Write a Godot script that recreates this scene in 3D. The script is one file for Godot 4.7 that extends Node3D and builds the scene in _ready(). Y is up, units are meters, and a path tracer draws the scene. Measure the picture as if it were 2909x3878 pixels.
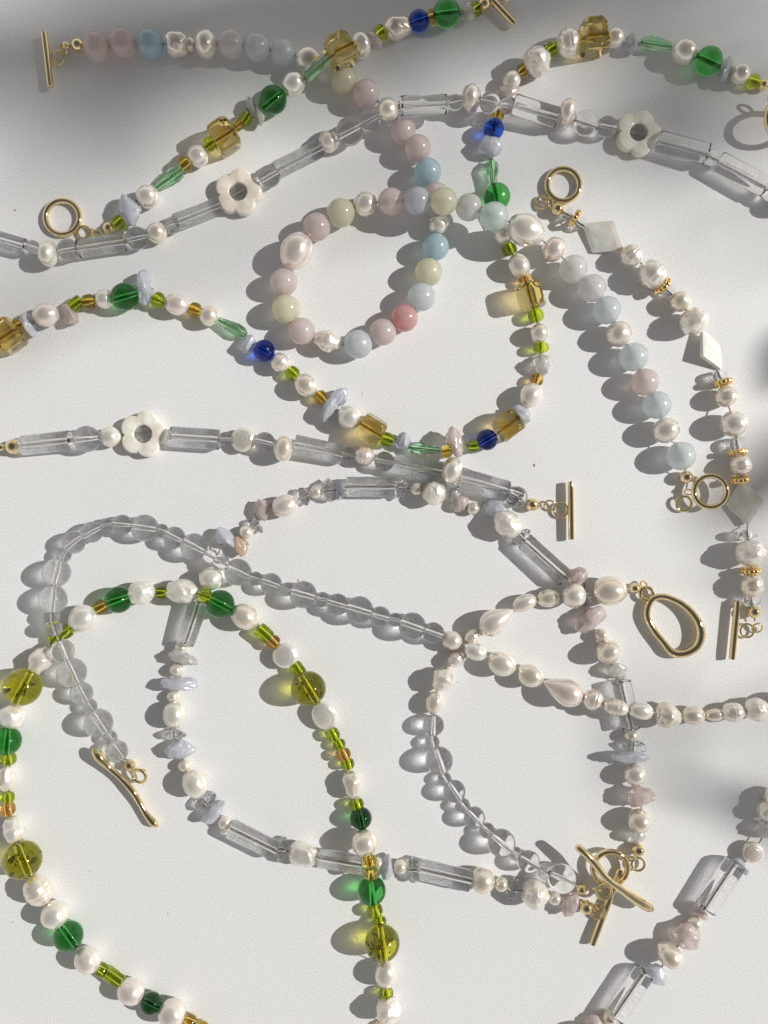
extends Node3D

# Eleven beaded necklaces spread on a white table in low sun, seen straight from above.
# Places are noted as read from the photograph (frames of 1000 pixels, 1.659 steps each) and set on the table at true size: one photograph pixel is 0.08 mm there.

const PX := 0.08
const ZOOM := 1.659
const EYE := 248.0
const MM := 0.001
const SUN_AZIMUTH := 10.0
const SUN_HEIGHT := 37.0

var rng := RandomNumberGenerator.new()
var mats := {}
var shapes := {}
var solids := []          # settled spheres: [x, z, height, radius, layer]
var used := {}

func _ready():
	rng.seed = 7
	# --- camera, sky, sun, exposure
	var cam = Camera3D.new()
	cam.name = "camera"
	cam.fov = 64.05
	cam.near = 0.01
	cam.far = 20.0
	cam.position = Vector3(0, EYE * MM, 0)
	cam.rotation_degrees.x = -90
	add_child(cam)
	var around = WorldEnvironment.new()
	around.name = "surroundings"
	var env = Environment.new()
	env.background_mode = Environment.BG_SKY
	env.sky = Sky.new()
	var air = ProceduralSkyMaterial.new()
	air.sky_top_color = Color(0.28, 0.28, 0.29)
	air.sky_curve = 0.4
	air.sky_horizon_color = Color(0.97, 0.955, 0.935)
	air.ground_horizon_color = Color(0.36, 0.34, 0.32)
	air.ground_bottom_color = Color(0.24, 0.22, 0.20)
	air.sun_angle_max = 0.0
	env.sky.sky_material = air
	env.tonemap_mode = Environment.TONE_MAPPER_LINEAR
	env.tonemap_exposure = 1.06
	env.sdfgi_enabled = true
	env.ssao_enabled = true
	env.ssil_enabled = true
	around.environment = env
	add_child(around)
	var sun = DirectionalLight3D.new()
	sun.name = "sun"
	sun.light_energy = 1.17
	sun.light_color = Color(1.0, 0.99, 0.975)
	sun.light_angular_distance = 0.6
	sun.shadow_enabled = true
	add_child(sun)
	sun.look_at_from_position(Vector3.ZERO, sunlight())
	make_materials()
	make_table()
	make_shade()
	make_necklaces()

func sunlight() -> Vector3:
	var a = deg_to_rad(SUN_AZIMUTH)
	var h = deg_to_rad(SUN_HEIGHT)
	return Vector3(-cos(a) * cos(h), -sin(h), sin(a) * cos(h))

# ---------------------------------------------------------------- materials

func noise_texture(seed_at, frequency, low: Color, high: Color, octaves = 3, kind = FastNoiseLite.TYPE_SIMPLEX_SMOOTH, side = 256) -> NoiseTexture2D:
	var n = FastNoiseLite.new()
	n.seed = seed_at
	n.noise_type = kind
	n.frequency = frequency
	n.fractal_octaves = octaves
	var t = NoiseTexture2D.new()
	t.width = side
	t.height = side
	t.seamless = true
	t.noise = n
	var g = Gradient.new()
	g.set_color(0, low)
	g.set_color(1, high)
	t.color_ramp = g
	return t

func surface(key, color: Color, roughness, opts = {}):
	var m = StandardMaterial3D.new()
	m.resource_name = key
	m.albedo_color = color
	m.roughness = roughness
	m.metallic = opts.get("metal", 0.0)
	if opts.has("clear"):
		m.refraction_enabled = true
		m.refraction_scale = opts.get("bend", 0.05)
		m.albedo_color.a = 1.0 - opts.clear
	if opts.has("inside"):
		m.subsurf_scatter_enabled = true
		m.subsurf_scatter_strength = opts.inside
	if opts.has("coat"):
		m.clearcoat_enabled = true
		m.clearcoat = opts.coat
		m.clearcoat_roughness = opts.get("coat_rough", 0.1)
	if opts.has("through"):
		m.backlight_enabled = true
		m.backlight = color * opts.through
	if opts.has("map"):
		m.albedo_texture = opts.map
	if opts.has("relief"):
		m.heightmap_enabled = true
		m.heightmap_texture = opts.relief
		m.heightmap_scale = opts.depth
	if opts.has("map") or opts.has("relief"):
		m.uv1_triplanar = true
		m.uv1_world_triplanar = opts.get("in_world", false)
		m.uv1_scale = Vector3.ONE * opts.get("repeat", 1.0)
	mats[key] = m

func make_materials():
	var clouds = noise_texture(3, 0.012, Color(0.92, 0.92, 0.92), Color.WHITE, 3)
	var nacre = noise_texture(11, 0.010, Color(0.97, 0.93, 0.90), Color(0.98, 0.99, 0.98), 4)
	var crinkle = noise_texture(21, 0.045, Color.BLACK, Color.WHITE, 3, FastNoiseLite.TYPE_CELLULAR)
	var skin = noise_texture(23, 0.02, Color.BLACK, Color.WHITE, 4)
	# pearls
	surface("pearl_white", Color(0.955, 0.945, 0.925), 0.22, {"metal": 0.55, "coat": 0.8, "coat_rough": 0.08, "inside": 0.1, "map": nacre, "repeat": 0.9})
	surface("pearl_cream", Color(0.955, 0.93, 0.885), 0.21, {"metal": 0.6, "coat": 0.8, "coat_rough": 0.07, "inside": 0.1, "map": nacre, "repeat": 0.9})
	surface("pearl_pink", Color(0.955, 0.925, 0.91), 0.23, {"metal": 0.55, "coat": 0.7, "coat_rough": 0.09, "inside": 0.1, "map": nacre, "repeat": 0.9})
	surface("pearl_rough", Color(0.965, 0.955, 0.94), 0.22, {"metal": 0.45, "coat": 0.8, "coat_rough": 0.1, "inside": 0.1, "map": nacre, "relief": crinkle, "depth": 0.016, "repeat": 1.0})
	# milky stones: cloudy inside, polished outside
	for j in [["pink", Color(0.975, 0.94, 0.937)], ["rose", Color(0.97, 0.83, 0.82)], ["blue", Color(0.88, 0.945, 0.967)], ["pale_blue", Color(0.952, 0.968, 0.974)], ["yellow", Color(0.975, 0.97, 0.91)], ["mint", Color(0.94, 0.972, 0.962)], ["white", Color(0.97, 0.965, 0.962)], ["lavender", Color(0.935, 0.942, 0.967)]]:
		surface("jade_" + j[0], j[1], 0.2, {"clear": 0.45, "coat": 1.0, "coat_rough": 0.03, "map": clouds, "repeat": 0.7, "through": 0.9})
	var bands = noise_texture(31, 0.02, Color(0.93, 0.945, 0.97), Color(1, 0.995, 1), 3)
	surface("chip_lavender", Color(0.945, 0.95, 0.968), 0.25, {"clear": 0.55, "coat": 1.0, "coat_rough": 0.05, "map": bands, "repeat": 0.8, "through": 0.5})
	surface("chip_rose", Color(0.97, 0.92, 0.905), 0.25, {"clear": 0.6, "coat": 1.0, "coat_rough": 0.05, "map": clouds, "repeat": 0.8, "through": 0.5})
	surface("chip_orange", Color(0.97, 0.88, 0.79), 0.25, {"clear": 0.6, "coat": 1.0, "coat_rough": 0.05, "map": clouds, "repeat": 0.8, "through": 0.5})
	surface("chip_white", Color(0.96, 0.955, 0.945), 0.2, {"clear": 0.65, "coat": 1.0, "coat_rough": 0.05, "map": clouds, "repeat": 0.8, "through": 0.5})
	surface("chip_grey", Color(0.92, 0.935, 0.95), 0.2, {"clear": 0.65, "coat": 1.0, "coat_rough": 0.05, "map": clouds, "repeat": 0.8, "through": 0.5})
	# glass
	surface("clear", Color(0.99, 0.99, 0.99), 0.012, {"clear": 1.0, "bend": 0.044, "through": 0.04})
	surface("green", Color(0.34, 0.76, 0.38), 0.04, {"clear": 1.0, "bend": 0.043})
	surface("shaded_green", Color(0.24, 0.55, 0.29), 0.04, {"clear": 1.0, "bend": 0.043})  # same glass as green, with dimmer light painted into its colour
	surface("pale_green", Color(0.80, 0.965, 0.82), 0.04, {"clear": 1.0, "bend": 0.043})
	surface("blue", Color(0.14, 0.38, 0.84), 0.04, {"clear": 1.0, "bend": 0.043})
	surface("lime", Color(0.86, 0.91, 0.30), 0.05, {"clear": 1.0, "bend": 0.043})
	surface("amber", Color(0.96, 0.86, 0.44), 0.05, {"clear": 1.0, "bend": 0.043})
	surface("peach", Color(0.97, 0.84, 0.54), 0.05, {"clear": 1.0, "bend": 0.043})
	surface("honey", Color(0.99, 0.905, 0.62), 0.03, {"clear": 1.0, "bend": 0.043})
	surface("olive", Color(0.86, 0.85, 0.30), 0.05, {"clear": 1.0, "bend": 0.043})
	surface("flake", Color(0.60, 0.59, 0.20), 0.4, {"map": noise_texture(41, 0.05, Color(0.35, 0.35, 0.3), Color.WHITE, 3), "repeat": 1.0})
	# shell and metal, thread
	var streaks = noise_texture(51, 0.015, Color(0.88, 0.855, 0.81), Color(1, 1, 1), 4)
	surface("shell", Color(0.97, 0.955, 0.93), 0.22, {"inside": 0.1, "coat": 0.6, "coat_rough": 0.12, "map": streaks, "repeat": 0.8})
	surface("shell_pink", Color(0.965, 0.93, 0.90), 0.22, {"inside": 0.1, "coat": 0.6, "coat_rough": 0.12, "map": streaks, "repeat": 0.8})
	surface("shell_pale", Color(0.975, 0.965, 0.955), 0.2, {"metal": 0.12, "inside": 0.2, "coat": 0.6, "coat_rough": 0.15, "map": streaks, "repeat": 0.8})
	surface("gold", Color(0.95, 0.87, 0.69), 0.05, {"metal": 1.0})
	surface("bright_gold", Color(0.95, 0.82, 0.54), 0.09, {"metal": 1.0})
	surface("thread", Color(0.52, 0.49, 0.45), 0.35, {})
	surface("clear_thread", Color(0.80, 0.79, 0.77), 0.2, {})
	mats.clear_thread.backlight_enabled = true
	mats.clear_thread.backlight = Color(0.8, 0.8, 0.8)
	# table: matt white paint with a fine tooth
	var tooth = noise_texture(61, 0.13, Color(0.83, 0.83, 0.83), Color.WHITE, 2, FastNoiseLite.TYPE_SIMPLEX, 512)
	surface("table", Color(0.960, 0.962, 0.962), 0.5, {"map": tooth, "repeat": 28.0, "in_world": true})
	surface("lint", Color(0.55, 0.50, 0.40), 0.9, {})
	surface("leaf", Color(0.30, 0.40, 0.20), 0.5, {})
	surface("paving", Color(0.56, 0.54, 0.51), 0.8, {})
	surface("bark", Color(0.35, 0.28, 0.22), 0.8, {})

# ---------------------------------------------------------------- mesh tools (unit shapes lie along x, one unit long)

func committed(v: PackedVector3Array, ix: PackedInt32Array, flat = false) -> ArrayMesh:
	var volume = 0.0
	for i in range(0, ix.size(), 3):
		volume += v[ix[i]].dot(v[ix[i + 1]].cross(v[ix[i + 2]]))
	if volume > 0:
		for i in range(0, ix.size(), 3):
			var k = ix[i]
			ix[i] = ix[i + 1]
			ix[i + 1] = k
	var arrays = []
	arrays.resize(Mesh.ARRAY_MAX)
	if flat:
		var fv = PackedVector3Array()
		var fn = PackedVector3Array()
		for i in range(0, ix.size(), 3):
			var n = (v[ix[i + 2]] - v[ix[i]]).cross(v[ix[i + 1]] - v[ix[i]]).normalized()
			for k in 3:
				fv.append(v[ix[i + k]])
				fn.append(n)
		arrays[Mesh.ARRAY_VERTEX] = fv
		arrays[Mesh.ARRAY_NORMAL] = fn
	else:
		var normals = PackedVector3Array()
		normals.resize(v.size())
		for i in range(0, ix.size(), 3):
			var n = (v[ix[i + 2]] - v[ix[i]]).cross(v[ix[i + 1]] - v[ix[i]])
			for k in 3:
				normals[ix[i + k]] += n
		for i in v.size():
			normals[i] = normals[i].normalized()
		arrays[Mesh.ARRAY_VERTEX] = v
		arrays[Mesh.ARRAY_NORMAL] = normals
		arrays[Mesh.ARRAY_INDEX] = ix
	var mesh = ArrayMesh.new()
	mesh.add_surface_from_arrays(Mesh.PRIMITIVE_TRIANGLES, arrays)
	return mesh

func loop_lathe(profile: Array, sides = 32, flat = false, lobes = 0, lobe = 0.0) -> ArrayMesh:
	# PROFILE: closed loop of (x, radius); turned about x
	var v = PackedVector3Array()
	var ix = PackedInt32Array()
	var n = profile.size()
	for s in sides:
		var a = TAU * s / sides
		var swell = 1.0 + lobe * cos(lobes * a)
		for p in profile:
			v.append(Vector3(p.x, p.y * cos(a) * swell, p.y * sin(a) * swell))
	for s in sides:
		var t = (s + 1) % sides
		for i in n:
			var j = (i + 1) % n
			ix.append_array([s * n + i, t * n + i, t * n + j, s * n + i, t * n + j, s * n + j])
	return committed(v, ix, flat)

func drilled_ball(bore, steps = 20, squash = 1.0, round_power = 2.0) -> ArrayMesh:
	# unit ball with a straight hole of radius BORE
	var profile = []
	var a0 = asin(bore / 0.5)
	for i in steps + 1:
		var a = lerpf(a0, PI - a0, float(i) / steps)
		var c = cos(a)
		var s = sin(a)
		profile.append(Vector2(-0.5 * signf(c) * pow(absf(c), 2.0 / round_power), 0.5 * pow(s, 2.0 / round_power)))
	profile[0].y = bore
	profile[steps].y = bore
	var x0: float = profile[steps].x
	for k in [0.97, 0.5, -0.5, -0.97]:
		profile.append(Vector2(x0 * k, bore))
	return loop_lathe(profile, 40)

func drilled_tube(bore, bevel) -> ArrayMesh:
	# BEVEL: rounding as (along, across) shares; the unit tube is 1 long and 1 wide
	var profile = []
	for i in 7:
		var a = PI / 2 * i / 6.0
		profile.append(Vector2(-0.5 + bevel.x * (1 - sin(a)), 0.5 - bevel.y * (1 - cos(a))))
	profile.reverse()
	profile = profile.map(func(p): return p)
	var ring = []
	for i in 7:
		var a = PI / 2 * i / 6.0
		ring.append(Vector2(-0.5 + bevel.x * (1 - sin(a)), 0.5 - bevel.y * (1 - cos(a))))
	# from the end face outward to the side
	var left = []
	for i in 7:
		var a = PI / 2 * i / 6.0
		left.append(Vector2(-0.5 + bevel.x * (1 - cos(a)), 0.5 - bevel.y * (1 - sin(a))))
	var loop = [Vector2(-0.5, bore + 0.02)]
	loop.append_array(left)
	loop.append(Vector2(-0.25, 0.5))
	loop.append(Vector2(0.0, 0.5))
	loop.append(Vector2(0.25, 0.5))
	for i in range(6, -1, -1):
		loop.append(Vector2(-left[i].x, left[i].y))
	loop.append(Vector2(0.5, bore + 0.02))
	loop.append(Vector2(0.495, bore))
	loop.append(Vector2(0.3, bore))
	loop.append(Vector2(-0.3, bore))
	loop.append(Vector2(-0.495, bore))
	return loop_lathe(loop, 40)

func globe(radius_of: Callable, across = 30, along = 22, bore = 0.0) -> ArrayMesh:
	# ball about the origin with poles on x; RADIUS_OF a direction gives a point
	var v = PackedVector3Array()
	var ix = PackedInt32Array()
	v.append((radius_of as Callable).call(Vector3(-1, 0, 0)))
	for i in range(1, along):
		var a = PI * i / along
		for s in across:
			var b = TAU * s / across
			v.append((radius_of as Callable).call(Vector3(-cos(a), sin(a) * cos(b), sin(a) * sin(b))))
	v.append((radius_of as Callable).call(Vector3(1, 0, 0)))
	var last = v.size() - 1
	for s in across:
		var t = (s + 1) % across
		ix.append_array([0, 1 + s, 1 + t])
		for i in along - 2:
			var p = 1 + i * across
			ix.append_array([p + s, p + across + s, p + across + t, p + s, p + across + t, p + t])
		var e = 1 + (along - 2) * across
		ix.append_array([e + s, last, e + t])
	if bore > 0:
		bored(v, ix, bore, 0.40)
	return committed(v, ix)

func bored(v: PackedVector3Array, ix: PackedInt32Array, bore, reach):
	# a closed hollow along x inside a solid: its faces look inward
	var first = v.size()
	var sides = 16
	for e in [-reach, reach]:
		v.append(Vector3(e, 0, 0))
		for s in sides:
			v.append(Vector3(e, bore * cos(TAU * s / sides), bore * sin(TAU * s / sides)))
	var other = first + sides + 1
	for s in sides:
		var t = (s + 1) % sides
		var tris = [first, first + 1 + s, first + 1 + t, other, other + 1 + t, other + 1 + s, first + 1 + s, other + 1 + s, other + 1 + t, first + 1 + s, other + 1 + t, first + 1 + t]
		for i in range(0, 12, 3):
			ix.append_array([tris[i], tris[i + 2], tris[i + 1]])

func convex(planes: Array, bore = 0.0) -> ArrayMesh:
	# flat-faced solid cut by planes [normal, distance]
	var v = PackedVector3Array()
	var ix = PackedInt32Array()
	for at in planes.size():
		var n: Vector3 = planes[at][0]
		var side = n.cross(Vector3.UP if absf(n.y) < 0.9 else Vector3.RIGHT).normalized()
		var up = side.cross(n)
		var face = [n * planes[at][1] + side * 4 + up * 4, n * planes[at][1] - side * 4 + up * 4, n * planes[at][1] - side * 4 - up * 4, n * planes[at][1] + side * 4 - up * 4]
		for k in planes.size():
			if k == at:
				continue
			var cut = []
			for i in face.size():
				var a: Vector3 = face[i]
				var b: Vector3 = face[(i + 1) % face.size()]
				var da: float = planes[k][0].dot(a) - planes[k][1]
				var db: float = planes[k][0].dot(b) - planes[k][1]
				if da <= 0:
					cut.append(a)
				if (da < 0 and db > 0) or (da > 0 and db < 0):
					cut.append(a.lerp(b, da / (da - db)))
			face = cut
			if face.size() < 3:
				break
		if face.size() < 3:
			continue
		var first = v.size()
		for p in face:
			v.append(p)
		for i in range(1, face.size() - 1):
			var q = [first, first + i, first + i + 1]
			if (v[q[1]] - v[q[0]]).cross(v[q[2]] - v[q[0]]).dot(n) < 0:
				q = [first, first + i + 1, first + i]
			ix.append_array(q)
	if bore > 0:
		bored(v, ix, bore, 0.485)
	return committed(v, ix, true)

func swept(path: Array, radii: Array, closed = false, sides = 16, flatten = 1.0) -> ArrayMesh:
	# round bar along PATH; ends are closed by rounded caps
	var pts = path.duplicate()
	var rad = radii.duplicate()
	if not closed:
		var d0: Vector3 = (pts[0] - pts[1]).normalized()
		var d1: Vector3 = (pts[-1] - pts[-2]).normalized()
		var r0: float = rad[0]
		var r1: float = rad[-1]
		for a in [0.35, 0.7, 1.0]:
			var out = sin(a * PI / 2) * 0.999
			pts.push_front(path[0] + d0 * r0 * out * flatten)
			rad.push_front(maxf(r0 * cos(a * PI / 2), r0 * 0.02))
			pts.push_back(path[-1] + d1 * r1 * out * flatten)
			rad.push_back(maxf(r1 * cos(a * PI / 2), r1 * 0.02))
	var v = PackedVector3Array()
	var ix = PackedInt32Array()
	var n = pts.size()
	var up = Vector3.UP
	for i in n:
		var before: Vector3 = pts[(i - 1 + n) % n] if closed or i > 0 else pts[i]
		var after: Vector3 = pts[(i + 1) % n] if closed or i < n - 1 else pts[i]
		var d = (after - before).normalized()
		if i == 0 and absf(d.y) > 0.9:
			up = Vector3.RIGHT
		var side = d.cross(up).normalized()
		var over = side.cross(d)
		up = over if not closed else up
		for s in sides:
			var a = TAU * s / sides
			v.append(pts[i] + (side * cos(a) + over * sin(a)) * rad[i])
	for i in (n if closed else n - 1):
		var j = (i + 1) % n
		for s in sides:
			var t = (s + 1) % sides
			ix.append_array([i * sides + s, j * sides + s, j * sides + t, i * sides + s, j * sides + t, i * sides + t])
	if not closed:
		for e in [0, n - 1]:
			var first = v.size()
			v.append(pts[e])
			for s in sides:
				var t = (s + 1) % sides
				if e == 0:
					ix.append_array([first, e * sides + s, e * sides + t])
				else:
					ix.append_array([first, e * sides + t, e * sides + s])
	return committed(v, ix)

func ring_mesh(radius, bar) -> ArrayMesh:
	var path = []
	var radii = []
	for i in 48:
		path.append(Vector3(radius * cos(TAU * i / 48), 0, radius * sin(TAU * i / 48)))
		radii.append(bar)
	return swept(path, radii, true, 20)

# ---------------------------------------------------------------- unit shapes of the beads

func shape(key: String) -> ArrayMesh:
	if not shapes.has(key):
		shapes[key] = make_shape(key)
	return shapes[key]

func make_shape(key: String) -> ArrayMesh:
	var kind = key.get_slice(":", 0)
	var which = int(key.get_slice(":", 1)) if ":" in key else 0
	var bumps = FastNoiseLite.new()
	bumps.seed = 100 + which
	bumps.frequency = 1.0
	bumps.fractal_octaves = 2
	match kind:
		"ball":
			return drilled_ball(0.072)
		"clear_ball":
			return drilled_ball(0.070)
		"seed":
			return drilled_ball(0.16, 16, 1.0, 2.5)
		"short":
			return drilled_tube(0.17, Vector2(0.16, 0.16))
		"tube":
			return drilled_tube(0.105, Vector2(0.035, 0.09))
		"pearl":
			return globe(func(d): return d * (0.5 + 0.022 * bumps.get_noise_3dv(d * 0.9) + 0.005 * bumps.get_noise_3dv(d * 2.7)))
		"ringed":
			return globe(func(d): return Vector3(d.x, d.y * (1.0 + 0.022 * sin(d.x * 17.0 + which) * smoothstep(0.9, 0.3, absf(d.x))), d.z * (1.0 + 0.022 * sin(d.x * 17.0 + which) * smoothstep(0.9, 0.3, absf(d.x)))) * (0.5 + 0.03 * bumps.get_noise_3dv(d)), 30, 40)
		"rough":
			return globe(func(d): return d * (0.5 + 0.06 * bumps.get_noise_3dv(d * 1.1) + 0.022 * absf(bumps.get_noise_3dv(d * 5.0)) + 0.012 * bumps.get_noise_3dv(d * 11.0)), 44, 34)
		"lumpy":
			return globe(func(d): return Vector3(d.x, d.y, d.z + 0.18 * (1.0 - d.x * d.x) * sin(which * 2.1)) * (0.48 + 0.07 * bumps.get_noise_3dv(d * 1.2) + 0.03 * cos(d.x * 5.0 + which)))
		"drop":
			# thick end at -x
			return globe(func(d): return Vector3(0.5 * d.x, 0.5 * d.y * (0.80 - 0.36 * d.x - 0.10 * d.x * d.x) * 1.12, 0.5 * d.z * (0.80 - 0.36 * d.x - 0.10 * d.x * d.x) * 1.12) * (1.0 + 0.03 * bumps.get_noise_3dv(d)))
		"button":
			# flat top with faint growth rings about y
			return globe(func(d): return Vector3(0.5 * d.x, 0.34 * signf(d.y) * pow(absf(d.y), 0.75) + 0.008 * sin(20.0 * sqrt(d.x * d.x + d.z * d.z)) * smoothstep(0.2, 0.5, d.y), 0.5 * d.z) * (1.0 + 0.04 * bumps.get_noise_3dv(d * 1.3)), 44, 36)
		"chip":
			var cuts = []
			var r = RandomNumberGenerator.new()
			r.seed = 900 + which * 13
			for k in 11:
				cuts.append([Vector3(r.randf_range(-1, 1), r.randf_range(-1, 1), r.randf_range(-1, 1)).normalized(), r.randf_range(0.33, 0.52)])
			return globe(func(d): return chip_point(d, cuts, bumps), 30, 22, 0.06)
		"cube":
			var planes = []
			for x in [-1, 0, 1]:
				for y in [-1, 0, 1]:
					for z in [-1, 0, 1]:
						var count = absi(x) + absi(y) + absi(z)
						if count == 1:
							planes.append([Vector3(x, y, z), 0.5])
						elif count == 3:
							planes.append([Vector3(x, y, z).normalized(), 0.70])
						elif count == 2:
							planes.append([Vector3(x, y, z).normalized(), 0.655])
			return convex(planes, 0.10)
		"crystal":
			# long drop with eight facets, thick end towards -x
			var loop = [Vector2(-0.5, 0.10), Vector2(-0.5, 0.20), Vector2(-0.38, 0.40), Vector2(-0.18, 0.5), Vector2(0.5, 0.22), Vector2(0.5, 0.10)]
			return loop_lathe(loop, 8, true)
		"spacer":
			var v = PackedVector3Array()
			var ix = PackedInt32Array()
			var turns = 90
			var sides = 14
			for s in turns:
				var a = TAU * s / turns
				var swell = 0.60 + 0.40 * sqrt(absf(sin(a * 4.5)))
				for k in sides:
					var b = TAU * k / sides
					var rr = 0.37 + 0.13 * swell * cos(b)
					v.append(Vector3(0.5 * swell * sin(b), rr * cos(a), rr * sin(a)))
			for s in turns:
				var t = (s + 1) % turns
				for k in sides:
					var j = (k + 1) % sides
					ix.append_array([s * sides + k, t * sides + k, t * sides + j, s * sides + k, t * sides + j, s * sides + j])
			return committed(v, ix)
		"crimp":
			# clam-shell cover: a ball with a seam and a short neck
			return globe(func(d): return Vector3(d.x, d.y, d.z) * (0.5 - 0.05 * exp(-pow(d.y * 14.0, 2.0)) * smoothstep(-0.95, -0.4, d.x)), 40, 24)
		"flower":
			return flower_mesh()
		"rhombus":
			var planes = []
			var n = Vector3(0.5, 0, 0.5).normalized()
			for sx in [-1, 1]:
				for sz in [-1, 1]:
					var side = Vector3(sx * 0.7071, 0, sz * 0.7071)
					planes.append([side, 0.3535])
					for sy in [-1, 1]:
						planes.append([(side + Vector3(0, sy * 0.9, 0)).normalized(), 0.515])
			planes.append([Vector3.UP, 0.5])
			planes.append([Vector3.DOWN, 0.5])
			for sx in [-1, 1]:
				planes.append([Vector3(sx, 0, 0), 0.47])
				planes.append([Vector3(0, 0, sx), 0.485])
			return convex(planes)
		"flake":
			var r = RandomNumberGenerator.new()
			r.seed = 300 + which
			return globe(func(d): return Vector3(d.x * 0.5, d.y * 0.06, d.z * 0.4) * (1.0 + 1.1 * bumps.get_noise_3dv(d * 2.5)) + Vector3(0, 0.12 * bumps.get_noise_3dv(d * 1.7 + Vector3(5, 0, 0)), 0), 14, 8)
	return null

func chip_point(d: Vector3, cuts: Array, bumps: FastNoiseLite) -> Vector3:
	# a tumbled splinter: soft minimum over cutting planes
	var total = pow(1.0 / 0.56, 9.0)
	for c in cuts:
		var facing: float = d.dot(c[0])
		if facing > 0.05:
			total += pow(facing / c[1], 9.0)
	return d * (pow(total, -1.0 / 9.0) + 0.07 * bumps.get_noise_3dv(d * 1.9) + 0.02 * bumps.get_noise_3dv(d * 4.5))

func flower_mesh() -> ArrayMesh:
	# five petals round a hole, lying flat; one unit across
	var v = PackedVector3Array()
	var ix = PackedInt32Array()
	var turns = 100
	var section = 20
	for s in turns:
		var a = TAU * s / turns
		var petal = 0.385 + 0.115 * pow(absf(cos(2.5 * a)), 0.66)
		var hole = 0.178
		for k in section:
			var b = TAU * k / section
			var c = cos(b)
			var e = sin(b)
			var across = signf(c) * pow(absf(c), 0.35)
			var high = signf(e) * pow(absf(e), 0.5)
			var rr = lerpf(hole, petal, 0.5 + 0.5 * across)
			var dip = 1.0 - 0.10 * smoothstep(0.3, 1.0, absf(sin(2.5 * a)))
			v.append(Vector3(rr * cos(a), 0.5 * high * dip, rr * sin(a)))
	for s in turns:
		var t = (s + 1) % turns
		for k in section:
			var j = (k + 1) % section
			ix.append_array([s * section + k, t * section + k, t * section + j, s * section + k, t * section + j, s * section + j])
	return committed(v, ix)

# ---------------------------------------------------------------- scene tools

func put(called: String, mesh: Mesh, material, parent: Node, at := Transform3D.IDENTITY) -> MeshInstance3D:
	var o = MeshInstance3D.new()
	o.mesh = mesh
	o.material_override = mats[material]
	o.transform = at
	var key = str(parent.get_instance_id()) + called
	used[key] = used.get(key, 0) + 1
	o.name = called if used[key] == 1 else "%s_%03d" % [called, used[key] - 1]
	parent.add_child(o, true)
	return o

func spot(zx: float, zy: float, frame: Vector2, height: float) -> Vector2:
	# where on the plane HEIGHT mm above the table the photograph shows that point, in mm
	return Vector2((frame.x + zx / ZOOM - 1454.5) * PX, (frame.y + zy / ZOOM - 1939.0) * PX) * (1.0 - height / EYE)

func size(z: float, height: float) -> float:
	return z / ZOOM * PX * (1.0 - height / EYE)

func make_table():
	var box = BoxMesh.new()
	box.size = Vector3(1.1, 0.025, 0.8)
	var o = put("table_top", box, "table", self, Transform3D(Basis(), Vector3(0.12, -0.0125, 0)))
	o.set_meta("kind", "structure")
	# the few specks of lint the photograph shows
	for p in [[95, 1320, F00, 14], [190, 1330, F21, 16], [297, 460, F12, 12], [1055, 966, F03, 9], [80, 1018, F03, 8], [700, 880, F11, 7], [1300, 1100, F12, 7], [560, 700, F03, 6], [400, 640, F01, 7]]:
		var f = p[2]
		var at = spot(p[0], p[1], f, 0.0)
		put("lint_speck", shape("flake:%d" % (p[3] % 4)), "lint", o, Transform3D(Basis(Vector3.UP, p[0]) * Basis.from_scale(Vector3(1.0, 0.6, 0.7) * size(p[3], 0.0) * MM), Vector3(at.x * MM - 0.12, 0.0125 + 0.00005, at.y * MM)))

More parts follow.
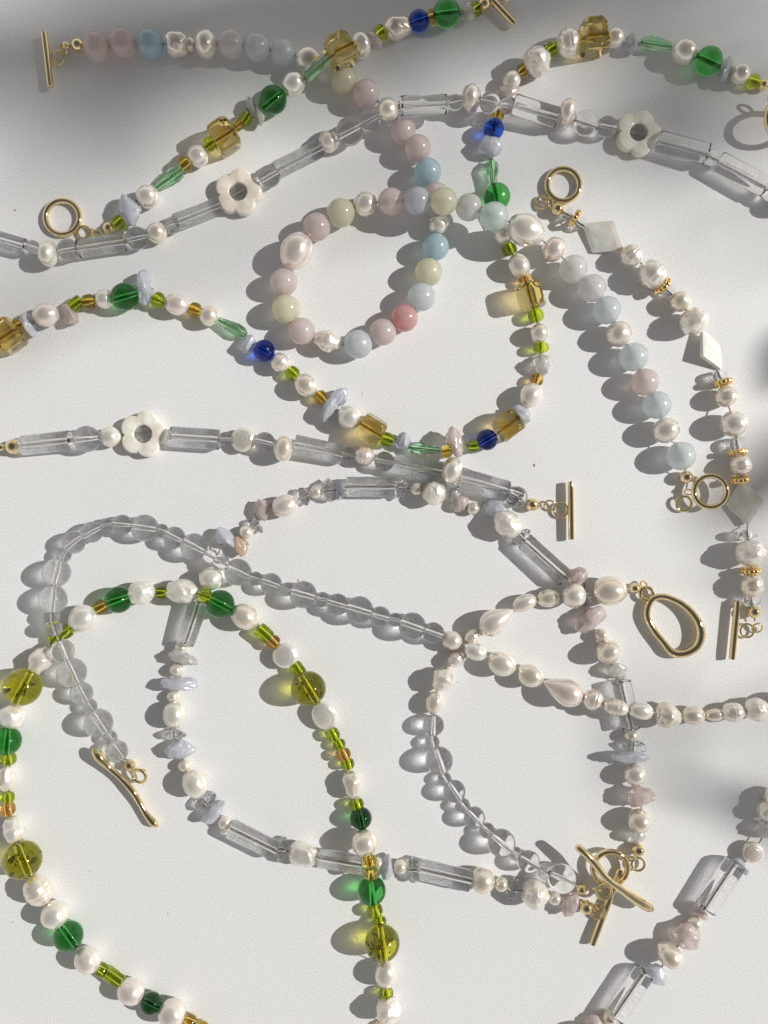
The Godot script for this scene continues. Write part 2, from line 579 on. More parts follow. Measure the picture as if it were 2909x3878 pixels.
func make_shade():
	# the paved ground under the table and an unseen leafy occluder, added so its leaves shade the top and the right of the table
	var slab = BoxMesh.new()
	slab.size = Vector3(14, 0.1, 14)
	var g = put("ground", slab, "paving", self, Transform3D(Basis(), Vector3(1.5, -0.80, 0)))
	g.set_meta("kind", "structure")
	var toward = -sunlight()
	var added_tree = Node3D.new()
	added_tree.name = "added_tree"
	added_tree.set_meta("label", "unseen leafy shade caster added beyond the table on its sunny side")
	added_tree.set_meta("category", "added_tree")
	added_tree.position = Vector3(2.75, -0.75, -0.75)
	add_child(added_tree, true)
	var r = RandomNumberGenerator.new()
	r.seed = 5
	var fork = Vector3(-0.05, 1.7, 0.05)
	put("trunk", swept([Vector3.ZERO, Vector3(0.03, 0.6, 0), Vector3(-0.02, 1.2, 0.04), fork, Vector3(0, 2.5, 0.1), Vector3(-0.05, 3.2, 0.12)], [0.05, 0.045, 0.04, 0.035, 0.025, 0.01]), "bark", added_tree)
	var leaf = globe(func(d): return Vector3(0.5 * d.x, 0.02 * d.y + 0.06 * d.x * d.x, 0.5 * d.z * (0.46 - 0.12 * d.x)), 10, 8)
	var places = []
	# leaf clusters: table spot in photograph pixels, spread in pixels, number, distance towards the sun
	for c in LEAF_SHADE:
		var root = spot(c[0] * ZOOM, c[1] * ZOOM, Vector2.ZERO, 0.0) * MM
		var middle = Vector3(root.x, 0, root.y) + toward * c[4]
		var joint = fork + (middle - added_tree.position - fork) * 0.35 + Vector3(0, 0.15, 0)
		put("branch", swept([fork + Vector3(0, r.randf_range(-0.3, 0.5), 0), joint, middle - added_tree.position], [0.012, 0.008, 0.003], false, 8), "bark", added_tree)
		for k in c[3]:
			var p = spot((c[0] + r.randfn(0, c[2])) * ZOOM, (c[1] + r.randfn(0, c[2] * 0.45)) * ZOOM, Vector2.ZERO, 0.0) * MM
			var at = Vector3(p.x, 0, p.y) + toward * (c[4] + r.randf_range(-0.2, 0.2)) - added_tree.position
			var turned = Basis.from_euler(Vector3(r.randf_range(-0.7, 0.7), r.randf_range(0, TAU), r.randf_range(-0.7, 0.7)))
			places.append(Transform3D(turned * Basis.from_scale(Vector3.ONE * r.randf_range(0.030, 0.046)), at))
	var st = SurfaceTool.new()
	for t in places:
		st.append_from(leaf, 0, t)
	var crown = put("crown", st.commit(), "leaf", added_tree)
	crown.set_meta("kind", "stuff")

const LEAF_SHADE := [
	[500, -260, 200, 1, 3.4], [1900, -120, 280, 2, 3.0], [2800, 200, 220, 2, 2.6],
	[60, 560, 200, 1, 3.6], [750, 380, 300, 2, 3.4], [1500, 330, 300, 1, 3.4], [2600, 520, 250, 2, 3.0], [2750, 950, 180, 1, 2.8],
	[2985, 1395, 25, 1, 0.9], [2920, 1830, 80, 1, 1.5], [2980, 2200, 120, 1, 1.8], [2760, 2780, 180, 1, 2.4], [2950, 3050, 110, 2, 1.5], [60, 1150, 200, 1, 3.4]]

# ---------------------------------------------------------------- necklaces

var jade_kinds := {"pk": "pink", "rs": "rose", "bl": "blue", "pb": "pale_blue", "yl": "yellow", "mt": "mint", "wh": "white", "lv": "lavender"}
var glass_kinds := {"cl": "clear", "gr": "green", "dg": "shaded_green", "bu": "blue", "ol": "olive"}
var seed_kinds := {"li": "lime", "am": "amber", "pe": "peach", "cs": "clear"}
var short_kinds := {"lt": "lime", "at": "amber", "ct": "clear"}
var pearl_kinds := {"pr": "pearl", "rg": "ringed", "ro": "rough", "lu": "lumpy", "bt": "button", "sp": "pearl"}
var chip_kinds := {"xl": "lavender", "xr": "rose", "xo": "orange", "xw": "white", "xg": "grey", "xc": "clear"}

func read_beads(text: String, swell = 1.03) -> Array:
	# lines of: kind x y width [length] [turn]; two-ended kinds give x y x y width; «@ x y» starts a frame, «layer n» a layer
	var out = []
	var frame = Vector2.ZERO
	var layer = 0
	for line in text.split("\n"):
		var w = line.strip_edges().split(" ", false)
		if w.size() == 0:
			continue
		if w[0] == "@":
			frame = Vector2(float(w[1]), float(w[2]))
		elif w[0] == "layer":
			layer = int(w[1])
		elif w[0] in ["tube", "cry", "td"]:
			var a = Vector2(float(w[1]), float(w[2]))
			var b = Vector2(float(w[3]), float(w[4]))
			out.append({"kind": w[0], "frame": frame, "at": (a + b) / 2, "w": float(w[5]), "l": a.distance_to(b), "along": (b - a).normalized(), "layer": layer, "lift": 0.0})
		else:
			out.append({"kind": w[0], "frame": frame, "at": Vector2(float(w[1]), float(w[2])), "w": float(w[3]), "l": float(w[4]) if w.size() > 4 else float(w[3]), "turn": float(w[5]) if w.size() > 5 else 0.0, "layer": layer, "lift": float(w[6]) if w.size() > 6 else 0.0})
	for b in out:
		if not b.has("along"):
			b.w *= swell
			b.l *= swell
	return out

func high_share(kind: String) -> float:
	# height of a bead over its width
	if kind[0] == "x":
		return 0.62
	if kind == "fl":
		return 0.24
	if kind == "dm":
		return 0.26
	if kind == "bt":
		return 0.68
	return 1.0

func settle(strands: Array):
	# lays every bead on the table or on the beads of the layers under it
	var all = []
	for s in strands:
		for b in s:
			b.up = high_share(b.kind) * b.w / ZOOM * PX * 0.5
			b.base = b.up
			b.h = b.up + b.lift
			all.append(b)
	for layer in 4:
		for s in strands:
			for round_ in 2:
				for b in s:
					if b.layer != layer:
						continue
					for q in samples(b):
						for o in solids:
							if o[4] >= layer:
								continue
							var d = Vector2(q.x - o[0], q.y - o[1]).length()
							var reach: float = b.up + o[3]
							if d < reach:
								b.h = maxf(b.h, o[2] + sqrt(reach * reach - d * d))
				for i in s.size():
					if s[i].layer != layer:
						continue
					for k in range(maxi(0, i - 9), mini(s.size(), i + 10)):
						if s[k].layer == layer:
							var gap: float = place(s[i]).distance_to(place(s[k]))
							s[i].h = maxf(s[i].h, minf(s[k].h, s[k].h - gap * 0.42 if s[k].h > s[k].base + 0.3 else 0.0))
		for b in all:
			if b.layer == layer:
				for q in samples(b):
					solids.append([q.x, q.y, b.h, b.up, layer])

func place(b) -> Vector2:
	return spot(b.at.x, b.at.y, b.frame, b.h)

func samples(b) -> Array:
	var c = place(b)
	if not b.has("along"):
		return [c]
	var out = []
	var half: float = size(b.l, b.h) * 0.5 - b.up * 0.5
	for k in [-1.0, -0.5, 0.0, 0.5, 1.0]:
		out.append(c + b.along * half * k)
	return out

func string_beads(root: Node3D, beads: Array, starts := [], ends := [], thread_bar := 0.2, strand := "thread"):
	# builds the beads of one strand in order and the thread through them
	var n = beads.size()
	var centre = []
	for b in beads:
		var c = place(b)
		centre.append(Vector3(c.x, b.h, c.y))
	var path = []
	path.append_array(starts)
	for i in n:
		var b = beads[i]
		var along: Vector3 = (centre[mini(i + 1, n - 1)] - centre[maxi(i - 1, 0)]).normalized()
		if b.has("along"):
			along = Vector3(b.along.x, clampf(along.y, -0.3, 0.3) * signf(along.x * b.along.x + along.z * b.along.y), b.along.y).normalized()
		var forward: Vector3 = (centre[mini(i + 1, n - 1)] - centre[maxi(i - 1, 0)]).normalized()
		var on = along if along.dot(forward) >= 0 else -along
		var reach = size(b.l, b.h) * 0.5
		if b.kind == "fl":
			reach *= 0.92
		path.append(centre[i] - on * reach)
		path.append(centre[i] + on * reach)
		make_bead(root, b, centre[i], along)
	path.append_array(ends)
	var clean = [path[0]]
	for p in path.slice(1):
		if p.distance_to(clean[-1]) > 0.25:
			clean.append(p)
	var pts = []
	var rad = []
	for p in clean:
		pts.append(p * MM)
		rad.append(thread_bar * MM)
	put("thread", swept(pts, rad, false, 8), strand, root)

func frame_of(along: Vector3, turn := 0.0, roll := 0.0) -> Basis:
	var x = along.normalized()
	var z = x.cross(Vector3.UP).normalized()
	var y = z.cross(x)
	var b = Basis(x, y, z)
	if turn:
		b = Basis(Vector3.UP, -deg_to_rad(turn)) * b
	if roll:
		b = b * Basis(Vector3.RIGHT, roll)
	return b

func make_bead(root: Node3D, b: Dictionary, c: Vector3, along: Vector3):
	var k: String = b.kind
	var w = size(b.w, b.h)
	var l = size(b.l, b.h)
	var turn: float = b.get("turn", 0.0)
	var roll = rng.randf_range(0, TAU)
	var pick = rng.randi_range(0, 3)
	var at = func(y: float, basis: Basis) -> Transform3D: return Transform3D(basis * Basis.from_scale(Vector3(l, y, w) * MM), c * MM)
	if jade_kinds.has(k):
		put("jade_bead", shape("ball"), "jade_" + jade_kinds[k], root, at.call(w, frame_of(along, turn, roll)))
	elif glass_kinds.has(k):
		var o = put("crystal_ball_bead" if k == "cl" else "glass_bead", shape("clear_ball" if k == "cl" else "ball"), glass_kinds[k], root, at.call(w, frame_of(along, turn, roll)))
		if k == "ol":
			for f in 24:
				var flake = frame_of(Vector3(rng.randf_range(-1, 1), rng.randf_range(-1, 1), rng.randf_range(-1, 1)))
				var where = Vector3(rng.randf_range(-1, 1), rng.randf_range(-1, 1), rng.randf_range(-1, 1)).normalized() * rng.randf_range(0.10, 0.40)
				put("inclusion", shape("flake:%d" % (f % 4)), "flake", o, Transform3D(flake * Basis.from_scale(Vector3.ONE * rng.randf_range(0.04, 0.11)), where))
	elif seed_kinds.has(k):
		put("seed_bead", shape("seed"), seed_kinds[k], root, at.call(w, frame_of(along, turn, roll)))
	elif short_kinds.has(k):
		put("bugle_bead", shape("short"), short_kinds[k], root, at.call(w, frame_of(along, turn, roll)))
	elif pearl_kinds.has(k):
		var form: String = pearl_kinds[k]
		var skin: String = ["pearl_white", "pearl_cream", "pearl_pink", "pearl_white"][pick]
		if k == "ro":
			skin = "pearl_rough"
		if k == "sp":
			skin = "pearl_cream"
		if k == "bt":
			roll = 0.0
		put("pearl", shape("%s:%d" % [form, rng.randi_range(0, 3)]), skin, root, at.call(w * high_share(k), frame_of(along, turn, roll)))
	elif k == "td":
		put("pearl", shape("drop:%d" % pick), "pearl_pink", root, at.call(w, frame_of(along, 0, roll)))
	elif chip_kinds.has(k):
		put("chip_bead", shape("chip:%d" % rng.randi_range(0, 6)), "clear" if k == "xc" else "chip_" + chip_kinds[k], root, at.call(w * 0.62, frame_of(along, turn)))
	elif k == "tube":
		put("tube_bead", shape("tube"), "clear", root, at.call(w, frame_of(along)))
	elif k == "cry":
		put("faceted_bead", shape("crystal"), "pale_green", root, at.call(w, frame_of(along, 0, 0.4)))
	elif k == "cu":
		put("cube_bead", shape("cube"), "honey", root, at.call(w, frame_of(along, turn, rng.randf_range(-0.3, 0.3))))
	elif k == "fl":
		put("flower_bead", shape("flower"), "shell_pink" if turn > 10 else "shell", root, Transform3D(frame_of(along, turn) * Basis.from_scale(Vector3(w, w * 0.24, w) * MM), c * MM))
		put("crystal_ball_bead", shape("ball"), "clear", root, Transform3D(frame_of(along) * Basis.from_scale(Vector3.ONE * w * 0.34 * MM), c * MM))
	elif k == "dm":
		put("diamond_bead", shape("rhombus"), "shell_pale", root, Transform3D(frame_of(along, 0, deg_to_rad(turn)) * Basis.from_scale(Vector3(l, w * 0.17, w) * MM), c * MM))
	elif k == "sg":
		put("spacer_bead", shape("spacer"), "bright_gold", root, at.call(w, frame_of(along, turn)))
	elif k == "cp":
		put("crimp_bead", shape("crimp"), "gold", root, at.call(w, frame_of(along, turn)))

func flat_at(x: float, y: float, frame: Vector2, h: float) -> Vector3:
	var p = spot(x, y, frame, h)
	return Vector3(p.x, h, p.y)

func link(root, called, x, y, frame, r, bar, h, tilt := 0.0, tilt_axis := 0.0) -> MeshInstance3D:
	# round wire link: R its middle radius and BAR its wire radius, in photograph steps
	var key = "link%.1f_%.1f" % [r, bar]
	if not shapes.has(key):
		shapes[key] = ring_mesh(r / ZOOM * PX * MM, bar / ZOOM * PX * MM)
	var axis = Vector3(cos(deg_to_rad(tilt_axis)), 0, sin(deg_to_rad(tilt_axis)))
	return put(called, shapes[key], "gold", root, Transform3D(Basis(axis, deg_to_rad(tilt)), flat_at(x, y, frame, h) * MM))

func toggle_bar(root, x0, y0, x1, y1, frame, width, h0, h1):
	var a = flat_at(x0, y0, frame, h0) * MM
	var b = flat_at(x1, y1, frame, h1) * MM
	var r: float = width / ZOOM * PX * 0.5 * MM
	var path = []
	var radii = []
	for i in 9:
		path.append(a.lerp(b, i / 8.0))
		radii.append(r * (0.93 if i in [0, 8] else 1.0))
	return put("toggle_bar", swept(path, radii, false, 24, 0.25), "gold", root)

func shaped_bar(root, called, spots: Array, frame, closed := false):
	# cast bar of uneven thickness: spots of [x, y, width, height]
	var curve = []
	for s in spots:
		var p = flat_at(s[0], s[1], frame, s[3])
		curve.append(Vector4(p.x, p.y, p.z, s[2] / ZOOM * PX * 0.5))
	var path = []
	var radii = []
	var n = curve.size()
	for i in (n if closed else n - 1):
		for k in 8:
			var t = k / 8.0
			var q = smooth(curve, i, t, closed)
			path.append(Vector3(q.x, q.y, q.z) * MM)
			radii.append(q.w * MM)
	if not closed:
		path.append(Vector3(curve[-1].x, curve[-1].y, curve[-1].z) * MM)
		radii.append(curve[-1].w * MM)
	return put(called, swept(path, radii, closed, 24), "gold", root)

func smooth(c: Array, i: int, t: float, closed: bool) -> Vector4:
	var n = c.size()
	var p = []
	for k in [-1, 0, 1, 2]:
		p.append(c[(i + k + n) % n] if closed else c[clampi(i + k, 0, n - 1)])
	return 0.5 * (2.0 * p[1] + (p[2] - p[0]) * t + (2.0 * p[0] - 5.0 * p[1] + 4.0 * p[2] - p[3]) * t * t + (3.0 * p[1] - p[0] - 3.0 * p[2] + p[3]) * t * t * t)

func necklace(called: String, label: String, category := "necklace") -> Node3D:
	var o = Node3D.new()
	used[called] = used.get(called, 0) + 1
	o.name = called if used[called] == 1 else "%s_%03d" % [called, used[called] - 1]
	o.set_meta("label", label)
	o.set_meta("category", category)
	o.set_meta("group", "beaded necklaces spread on the white table")
	add_child(o, true)
	return o

const F00 := Vector2(0, 0)
const F10 := Vector2(950, 0)
const F20 := Vector2(1909, 0)
const F01 := Vector2(0, 960)
const F11 := Vector2(950, 960)
const F21 := Vector2(1909, 960)
const F02 := Vector2(0, 1920)
const F12 := Vector2(950, 1920)
const F22 := Vector2(1909, 1920)
const F03 := Vector2(0, 2878)
const F13 := Vector2(950, 2878)
const F23 := Vector2(1909, 2878)

func make_necklaces():
	var pastel = read_beads(PASTEL)
	var meadow = read_beads(MEADOW)
	var garden = read_beads(GARDEN)
	var daisy = read_beads(DAISY)
	var tubes = read_beads(TUBES)
	var shells = read_beads(SHELLS, 1.10)
	var drops = read_beads(DROPS)
	var oval = read_beads(OVAL)
	var chips = read_beads(CHIPS)
	var peridot = read_beads(PERIDOT)
	var corner = read_beads(CORNER)
	settle([chips, tubes, pastel, shells, corner, oval, peridot, garden, drops, meadow, daisy])

	var o = necklace("pastel_necklace", "pastel pink, blue and yellow jade bead necklace curled into a loop")
	string_beads(o, pastel, [flat_at(415, 292, F00, 2.5)], [flat_at(1145, 1480, F21, 2.5)])
	toggle_bar(o, 278, 205, 318, 545, F00, 40, 2.5, 2.0)
	link(o, "loop", 363, 362, F00, 38, 8, 1.2, 15, 30)
	link(o, "jump_ring", 400, 312, F00, 34, 5, 1.8, 50, 60)
	link(o, "jump_ring", 1160, 1500, F21, 26, 5, 2.0, 60, 20)
	link(o, "loop", 1130, 1572, F21, 46, 9, 1.5, 10, 0)
	link(o, "toggle_ring", 1296, 1495, F21, 98, 17, 3.4, 6, 90)

	o = necklace("meadow_necklace", "green, amber and pearl necklace whose ring clasp lies at upper left")
	string_beads(o, meadow, [flat_at(600, 1462, F00, 1.0)], [flat_at(1490, 12, F10, 2.0)])
	link(o, "toggle_ring", 393, 1367, F00, 106, 18, 1.0)
	link(o, "loop", 528, 1460, F00, 38, 8, 0.8)
	link(o, "jump_ring", 578, 1462, F00, 26, 5, 1.0, 55, 90)
	link(o, "jump_ring", 618, 1462, F00, 22, 5, 1.0, 60, 10)
	toggle_bar(o, 1475, -40, 1656, 152, F10, 42, 2.2, 1.8)
	link(o, "loop", 1575, -10, F10, 36, 8, 1.2)

	o = necklace("garden_necklace", "green, blue and amber glass necklace sweeping from the left edge to the top right corner")
	string_beads(o, garden, [flat_at(1665, 545, F20, 3.0)], [])
	link(o, "toggle_ring", 1716, 765, F20, 106, 18, 3.9, -32, 90)
	link(o, "loop", 1700, 610, F20, 36, 8, 5.0, 30, 0)

	o = necklace("flower_necklace", "clear tube and bead necklace with two shell flowers arching across the top")
	string_beads(o, daisy, [], [], 0.12, "clear_thread")
	o = necklace("flower_necklace", "clear tube necklace with one shell flower and a gold bar, left of centre")
	string_beads(o, tubes, [flat_at(-60, 1222, F01, 1.5)], [flat_at(262, 1590, F21, 1.2)], 0.12, "clear_thread")
	link(o, "jump_ring", 285, 1583, F21, 32, 6, 1.0, 20, 30)
	link(o, "loop", 357, 1612, F21, 44, 8, 0.9)
	toggle_bar(o, 420, 1435, 424, 1795, F21, 40, 2.0, 2.0)

	o = necklace("shell_necklace", "baroque pearl necklace with white shell diamonds and gold spacers at right")
	string_beads(o, shells, [flat_at(300, 1285, F20, 1.2)], [flat_at(1575, 715, F22, 1.5)])
	link(o, "toggle_ring", 371, 1163, F20, 101, 19, 1.0)
	link(o, "loop", 236, 1270, F20, 38, 8, 1.2, 20, 90)
	link(o, "jump_ring", 285, 1272, F20, 28, 6, 1.4, 55, 60)
	toggle_bar(o, 1468, 592, 1433, 955, F22, 42, 2.0, 2.0)
	link(o, "loop", 1527, 777, F22, 42, 7, 1.0)
	link(o, "jump_ring", 1590, 760, F22, 32, 5, 1.2, 25, 0)

	o = necklace("crystal_necklace", "clear crystal and pearl necklace with a gold twig toggle at lower left")
	string_beads(o, drops, [flat_at(865, 1640, F02, 2.0)], [], 0.12, "clear_thread")
	shaped_bar(o, "twig_bar", [[595, 1535, 40, 3.5], [625, 1570, 62, 3.5], [690, 1640, 40, 2.8], [760, 1705, 34, 2.4], [830, 1780, 44, 2.2], [880, 1860, 38, 1.8], [920, 1930, 40, 1.6], [962, 1980, 52, 1.6], [978, 1996, 40, 1.5]], F02)
	link(o, "loop", 875, 1690, F02, 44, 10, 3.0, 20, 40)
	link(o, "jump_ring", 885, 1655, F02, 26, 6, 3.0, 60, 0)

	o = necklace("oval_ring_necklace", "pearl and clear crystal necklace with an irregular oval gold ring")
	string_beads(o, oval, [flat_at(860, 497, F22, 2.0)], [flat_at(560, 808, F23, 3.5)], 0.12, "clear_thread")
	shaped_bar(o, "oval_ring", [[925, 585, 44, 1.6], [1000, 562, 40, 1.6], [1110, 605, 44, 1.8], [1195, 685, 50, 2.0], [1235, 780, 58, 2.1], [1215, 870, 56, 2.0], [1140, 918, 54, 1.9], [1060, 915, 50, 1.8], [1000, 850, 46, 1.7], [935, 765, 46, 1.6], [897, 675, 44, 1.6]], F22, true)
	link(o, "loop", 895, 545, F22, 40, 12, 1.4)
	link(o, "jump_ring", 878, 490, F22, 26, 5, 1.6, 65, 70)
	shaped_bar(o, "twig_bar", [[468, 552, 42, 7.5], [500, 580, 46, 7.5], [560, 640, 50, 7.3], [640, 740, 44, 7.0], [720, 800, 46, 6.4], [790, 850, 58, 5.4], [860, 895, 66, 4.6], [905, 922, 62, 4.0], [918, 930, 48, 3.8]], F23)
	link(o, "loop", 628, 830, F23, 46, 10, 3.8, 10, 0)
	link(o, "jump_ring", 580, 815, F23, 28, 6, 3.4, 60, 20)

	o = necklace("chip_necklace", "closed necklace of tumbled stone chips, clear tubes and small pearls")
	string_beads(o, chips, [flat_at(830, 620, F23, 2.0)], [flat_at(560, 945, F23, 2.0)])
	link(o, "toggle_ring", 667, 680, F23, 108, 18, 2.2, 5, 0)
	link(o, "loop", 842, 655, F23, 40, 8, 1.4)
	link(o, "jump_ring", 800, 622, F23, 28, 6, 1.8, 50, 0)
	toggle_bar(o, 730, 690, 555, 1158, F23, 44, 1.0, 1.6)
	link(o, "loop", 588, 952, F23, 44, 8, 1.6, 20, 90)
	link(o, "jump_ring", 560, 930, F23, 30, 6, 1.8, 50, 30)

	o = necklace("peridot_necklace", "olive, lime and green glass necklace with pearls arching at lower left")
	string_beads(o, peridot)
	o = necklace("rose_chip_necklace", "rose chip and clear tube necklace crossing the lower right corner")
	string_beads(o, corner)

# ---------------------------------------------------------------- what is strung, in order

const PASTEL := """
layer 0
@ 0 0
cp 415 290 50
cp 490 285 78
pk 610 294 166
pk 775 272 170
bl 945 275 165
lu 1110 279 155 150
pr 1196 282 85 70
pr 1298 280 165 135
wh 1455 277 166
pb 1616 297 164
@ 950 0
pb 203 330 152
pr 365 382 150 170
wh 475 440 150
yl 585 505 165
pk 725 590 164
pb 862 690 145
pk 955 825 160
pk 1050 932 160
bl 1112 1082 166
pk 1160 1225 155
wh 1172 1325 120
pr 1180 1412 125
bl 1162 1552 162
@ 950 960
yl 1117 117 168
pb 1072 273 172
rs 965 406 166
pk 830 494 162
pb 675 571 172
lu 485 550 135 190
pk 320 488 164
yl 222 350 175
pk 207 180 166
@ 950 0
pr 285 1578 190 240
pk 415 1427 166
yl 566 1338 172
pr 722 1283 150
layer 2
pk 882 1266 164
lv 1046 1262 168
yl 1212 1265 166
wh 1370 1302 164
mt 1528 1360 174
@ 1909 0
pr 135 1448 190 240
pr 310 1568 155 140
@ 1909 960
wh 435 98 170
wh 553 218 168
pb 646 356 170
pr 720 506 158
pb 815 650 174
pk 886 808 166
pb 962 952 170
pr 1016 1110 165 155
pb 1112 1272 174
cp 1143 1405 82
"""

const MEADOW := """
layer 3
@ 0 0
cp 685 1435 75
li 748 1398 92 70
xl 805 1312 200 150 15
pr 928 1235 138
cry 1150 1058 972 1192 95
am 1160 1030 105 65
pr 1245 980 130
li 1315 905 88 66
cu 1408 862 178 140
at 1500 785 62 60
li 1545 745 84 70
xw 1583 668 140 70
xw 1632 705 150 70
@ 950 0
gr 140 628 166
pr 268 530 138 150
cry 330 488 498 372 85
cu 563 326 172 148
pr 690 287 150 112
xr 775 265 135 80
li 815 208 98 75
lu 920 180 138 185
bu 1055 132 128
pe 1140 107 98 60
gr 1230 82 166
xw 1362 82 130 105
li 1418 55 90 50
cp 1466 30 76
"""

const GARDEN := """
layer 1
@ 1909 0
cp 1628 535 66
li 1566 512 90 68
pr 1482 466 122
xg 1392 450 165 75
gr 1285 383 166
pr 1130 326 146 160
cry 862 254 1050 298 95
xg 800 275 140 100
pr 695 240 118
cu 560 238 180 142
rg 405 270 165 152
lt 298 312 90 72
ro 205 386 180 155
am 118 442 86 60
pr 48 508 105 120
@ 950 0
xr 1625 585 150 120
am 1548 725 86 62
bu 1526 810 128
xl 1503 925 155 140
cry 1510 1000 1520 1172 90
gr 1545 1236 166
pr 1588 1470 125
li 1625 1568 94 70
@ 1909 960
pr 95 78 128 152
pe 137 168 82 76
cu 166 266 155 150
li 200 390 95 88
pr 222 502 116 122
li 232 592 96 68
xw 228 697 145 135
pe 207 793 80 72
pr 165 892 132 162
xl 105 1010 150 100
@ 950 960
cu 1618 1078 150 145
bu 1485 1170 130
li 1398 1208 85 70
xr 1292 1192 190 105
am 1230 1243 86 70
cry 985 1215 1188 1240 85
xl 960 1178 135 105
li 855 1170 92 80
cu 758 1106 152 148
pr 622 1030 150
xl 550 915 150 90 25
xl 492 985 170 90 20
am 437 903 86 78
pr 345 828 132 156
li 262 752 86 80
rg 186 686 118 124
bu 84 610 132
@ 0 960
xl 1560 570 148 105
cry 1548 512 1375 418 88
pr 1315 392 125
am 1225 356 95 76
pr 1112 320 130 156
li 993 292 100 72
xl 908 215 205 105
gr 785 272 168
pr 660 286 122
am 558 302 90 82
lt 478 317 82 86
xr 440 385 165 90
pr 290 386 140 162
xl 180 450 148 75
am 110 456 86 70
cu 48 517 178 150
am -50 570 90 80
pr -150 620 130
"""

const DAISY := """
layer 3
@ 0 0
cl -110 1475 95
tube -60 1490 160 1552 105
cl 208 1552 82
pr 305 1596 152 118
cl 430 1570 132
tube 488 1564 792 1518 116
cl 862 1496 136
pr 985 1463 126
cl 1085 1418 96
tube 1100 1402 1392 1284 106
fl 1500 1214 290 290 18
@ 950 0
cl 117 1108 132
tube 158 1072 442 928 110
pr 490 890 126
cl 620 826 166
cl 745 760 140
pr 862 692 128
tube 936 688 1242 632 120
cl 1284 646 96
pr 1385 618 170 122
cl 1502 646 126
cl 1606 666 96
@ 1909 0
tube 55 662 346 736 128
pr 394 706 165 116
cl 515 775 150
cl 646 796 124
fl 838 842 280 280 -12
tube 968 882 1280 972 130
cl 1308 990 100
tube 1345 1012 1652 1180 128
cl 1690 1205 120
pr 1780 1262 135
"""

const TUBES := """
layer 0
@ 0 960
cp 8 1219 45
cp 84 1213 92
tube 134 1206 450 1174 126
cl 546 1165 162
pr 695 1151 126
fl 905 1136 290 290 -4
tube 1068 1150 1380 1170 130
cl 1420 1166 90
bt 1528 1170 150
@ 950 960
cl 88 1186 126
pr 208 1226 162 126
tube 274 1200 582 1262 126
cl 616 1263 90
rg 712 1271 112 128
cl 838 1306 122
tube 900 1316 1202 1382 132
pr 1264 1364 165 130
tube 1308 1408 1618 1496 136
cl 1652 1510 92
@ 1909 960
cl 80 1530 132
cp 178 1578 80 88
"""

const SHELLS := """
layer 0
@ 1909 0
cp 335 1314 75
cs 400 1345 72 55
sg 445 1370 104 34
cs 482 1404 72 55
dm 620 1490 205 285 14
rg 800 1608 128 128
@ 1909 960
rg 930 130 155 168
sg 993 204 115 36
ct 1035 240 62 66
pr 1105 302 118
ro 1190 425 162 145
dm 1298 610 175 250 -28
cs 1356 770 86 64
sg 1378 812 106 36
rg 1396 900 126 120
pr 1442 1070 152 150
cs 1465 1195 92 80
sg 1468 1252 108 34
rg 1486 1330 124 124
sg 1482 1422 108 36
dm 1510 1566 205 270 12
@ 1909 1920
cs 1530 175 110 56
ro 1546 290 165 150
sg 1550 400 112 34
rg 1556 490 132 140
cs 1556 588 96 64
cp 1568 658 76
"""

const DROPS := """
layer 2
@ 0 1920
cp 815 1622 72
cl 735 1535 136
cl 692 1450 90
cl 620 1358 176
cl 562 1253 95
cl 512 1170 140
cl 450 1040 182
cl 395 905 140
cl 340 765 96
cl 325 690 95
cl 333 580 176
cl 355 412 174
cl 400 300 96
cl 465 222 140
cl 580 158 130
cl 668 115 90
cl 768 112 126
cl 910 132 166
cl 1015 148 85
cl 1095 192 136
cl 1220 250 166
cl 1325 310 90
cl 1392 345 98
cl 1495 410 166
cl 1608 450 85
@ 950 1920
cl 128 482 132
cl 225 517 86
cl 330 550 168
cl 452 580 92
cl 545 612 135
cl 683 647 170
cl 812 690 130
cl 908 708 86
cl 1015 748 168
cl 1148 792 132
pr 1264 838 118 128
pr 1412 908 108 144
pr 1576 985 145 180
@ 1909 1920
pr 165 1060 138 165
td 488 1205 250 1100 180
rg 560 1210 126
rg 705 1260 102 156
pr 862 1280 110 160
lu 1030 1305 156 172
pr 1190 1310 118 142
pr 1325 1305 78 120
rg 1440 1290 118 140
ro 1585 1270 138 152
pr 1725 1232 130
"""

const OVAL := """
layer 1
@ 1909 1920
cp 825 510 62 80
pr 665 526 182 215
pr 440 556 146
pr 280 572 112 146
pr 130 603 102 162
@ 950 1920
td 1442 778 1650 645 166
rg 1390 816 88 108
rg 1288 955 98 112
lu 1200 1080 148 160
pr 1152 1230 106 142
cl 1148 1370 130
cl 1140 1478 90
cl 1185 1592 166
@ 950 2878
cl 1218 120 86
cl 1280 196 136
cl 1332 286 92
cl 1405 362 132
cl 1485 443 95
cl 1575 522 170
@ 1909 2878
cl 75 590 86
cl 155 640 136
cl 255 700 92
cl 365 746 176
cp 485 812 66
"""

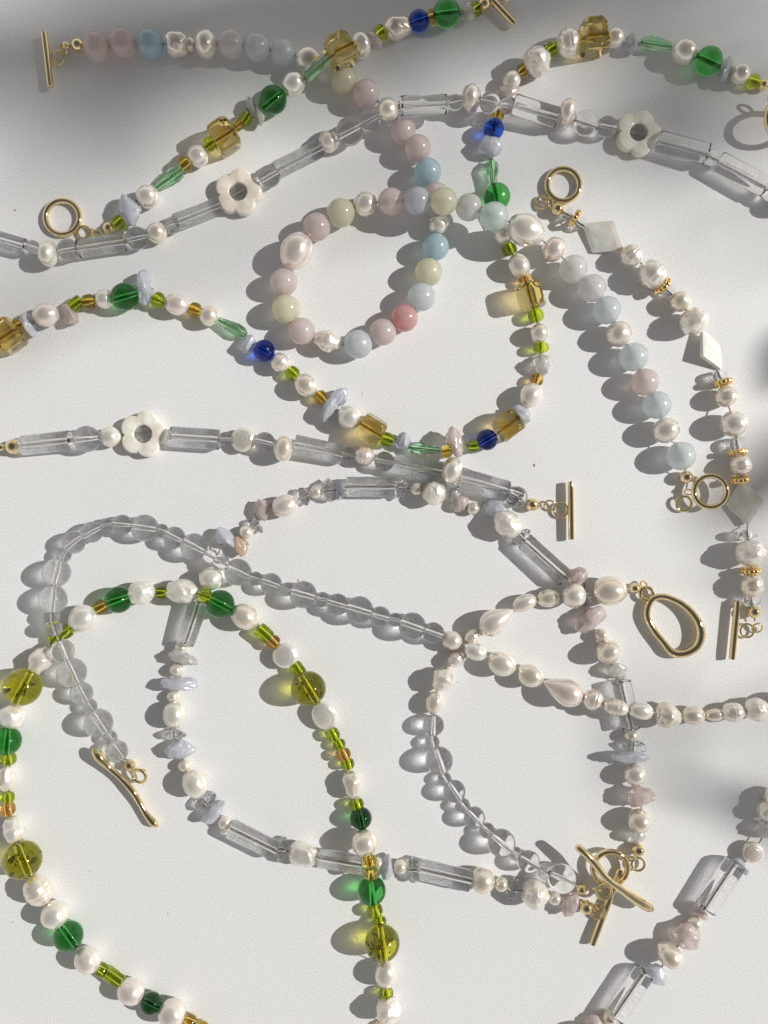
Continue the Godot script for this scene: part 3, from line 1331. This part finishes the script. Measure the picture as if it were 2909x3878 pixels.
const CHIPS := """
layer 0
@ 1909 2878
cp 842 566 80
xw 815 485 130 92
pr 850 382 146
xr 856 230 215 135
pr 820 92 132
@ 1909 1920
xl 785 1580 230 78
xc 815 1505 148 74
sp 797 1435 82
tube 735 1092 802 1395 118
xw 700 1026 142 132
pr 655 910 156 142
sp 612 805 82
xr 540 710 205 140
xc 508 592 110 62
xr 462 440 165 130
tube 392 452 128 214 120
xc 110 190 140 82
@ 950 1920
ro 1612 108 150 190
@ 950 960
xl 1525 1596 120 150
sp 1397 1603 77
xr 1316 1576 112 100
xw 1285 1515 112 90
ro 1150 1506 142
sp 1040 1480 78
xc 950 1475 132 82
tube 905 1465 600 1465 126
xl 566 1485 112 80
xc 487 1490 142 72
sp 410 1500 78
xc 335 1525 124 76
pr 215 1585 138 166
xr 75 1605 132 122
@ 950 1920
xc 30 115 112 66
@ 0 1920
sp 1548 158 86
xo 1518 248 125 92
xl 1425 200 160 100
pr 1325 450 150 140
tube 1256 592 1160 862 120
sp 1140 885 80
xw 1148 946 185 88
sp 1108 1025 82
xl 1130 1110 218 92
sp 1088 1190 76
pr 1096 1305 138 166
xc 1095 1428 142 76
xl 1130 1520 185 140
sp 1160 1625 78
@ 0 2878
pr 1225 150 146 182
xc 1290 260 142 90
xl 1346 326 172 92
sp 1412 393 82
@ 950 2878
tube -132 430 160 572 122
xc 193 562 148 66
lu 325 590 152 190
tube 424 608 730 672 118
sp 798 650 72
xl 856 670 152 82
sp 940 672 86
xc 1020 690 152 76
tube 1064 690 1382 756 130
pr 1455 757 152
sp 1575 782 86
@ 1909 2878
xc 55 810 152 76
ro 195 840 168
sp 318 870 80
xr 410 910 152 122
cp 515 926 86
"""

const PERIDOT := """
layer 1
@ 0 2878
am 1270 1690 90 80
am 1190 1645 92 85
pr 1080 1592 166
dg 950 1530 132
pr 822 1456 146 170
lt 715 1365 86 130
li 640 1320 86 72
pr 550 1256 150 170
gr 430 1106 178
pr 345 972 166
rg 238 820 156 200
ol 143 628 228
lu 88 440 128 172
pe 48 310 95 84
li 47 235 86 72
lu 45 115 112 176
@ 0 1920
li 50 1582 102 76
gr 45 1470 172
ro 75 1312 150 152
ol 143 1130 228
lu 255 965 132 210
li 345 826 80 76
li 415 785 86 84
pr 520 700 162 180
am 630 630 92 86
gr 745 582 166
ro 890 540 140 170
li 1010 540 82 70
ro 1145 530 146 210
li 1288 560 96 80
gr 1385 610 174
pr 1540 690 150 190
@ 950 1920
lt 82 795 95 100
pe 140 850 95 70
bt 218 935 156
lt 295 1025 86 90
ol 362 1142 214
bt 465 1312 152 185
li 515 1430 86 84
li 555 1492 80 62
pe 580 1555 95 74
li 608 1615 84 72
@ 950 2878
lu 630 155 112 180
li 662 278 95 72
dg 692 366 134
pr 712 520 160
am 745 635 96 72
am 755 710 96 76
gr 760 820 174
li 780 945 96 84
li 808 1015 86 66
ol 825 1150 216
pr 847 1350 136 170
li 848 1468 93 76
ro 865 1570 158 160
am 872 1685 95 76
"""

const CORNER := """
layer 0
@ 1909 2878
pr 1700 240 130
ro 1650 320 120
xw 1636 440 150 110
bt 1565 580 132
xl 1490 662 155 66
tube 1455 642 1262 940 132
xr 1232 950 125 92
sp 1195 1026 86
xr 1142 1106 180 175
pr 1040 1226 172 135
xl 950 1345 155 118
tube 885 1328 688 1620 126
sp 660 1622 86
xr 600 1670 140 100
pr 510 1740 140
"""
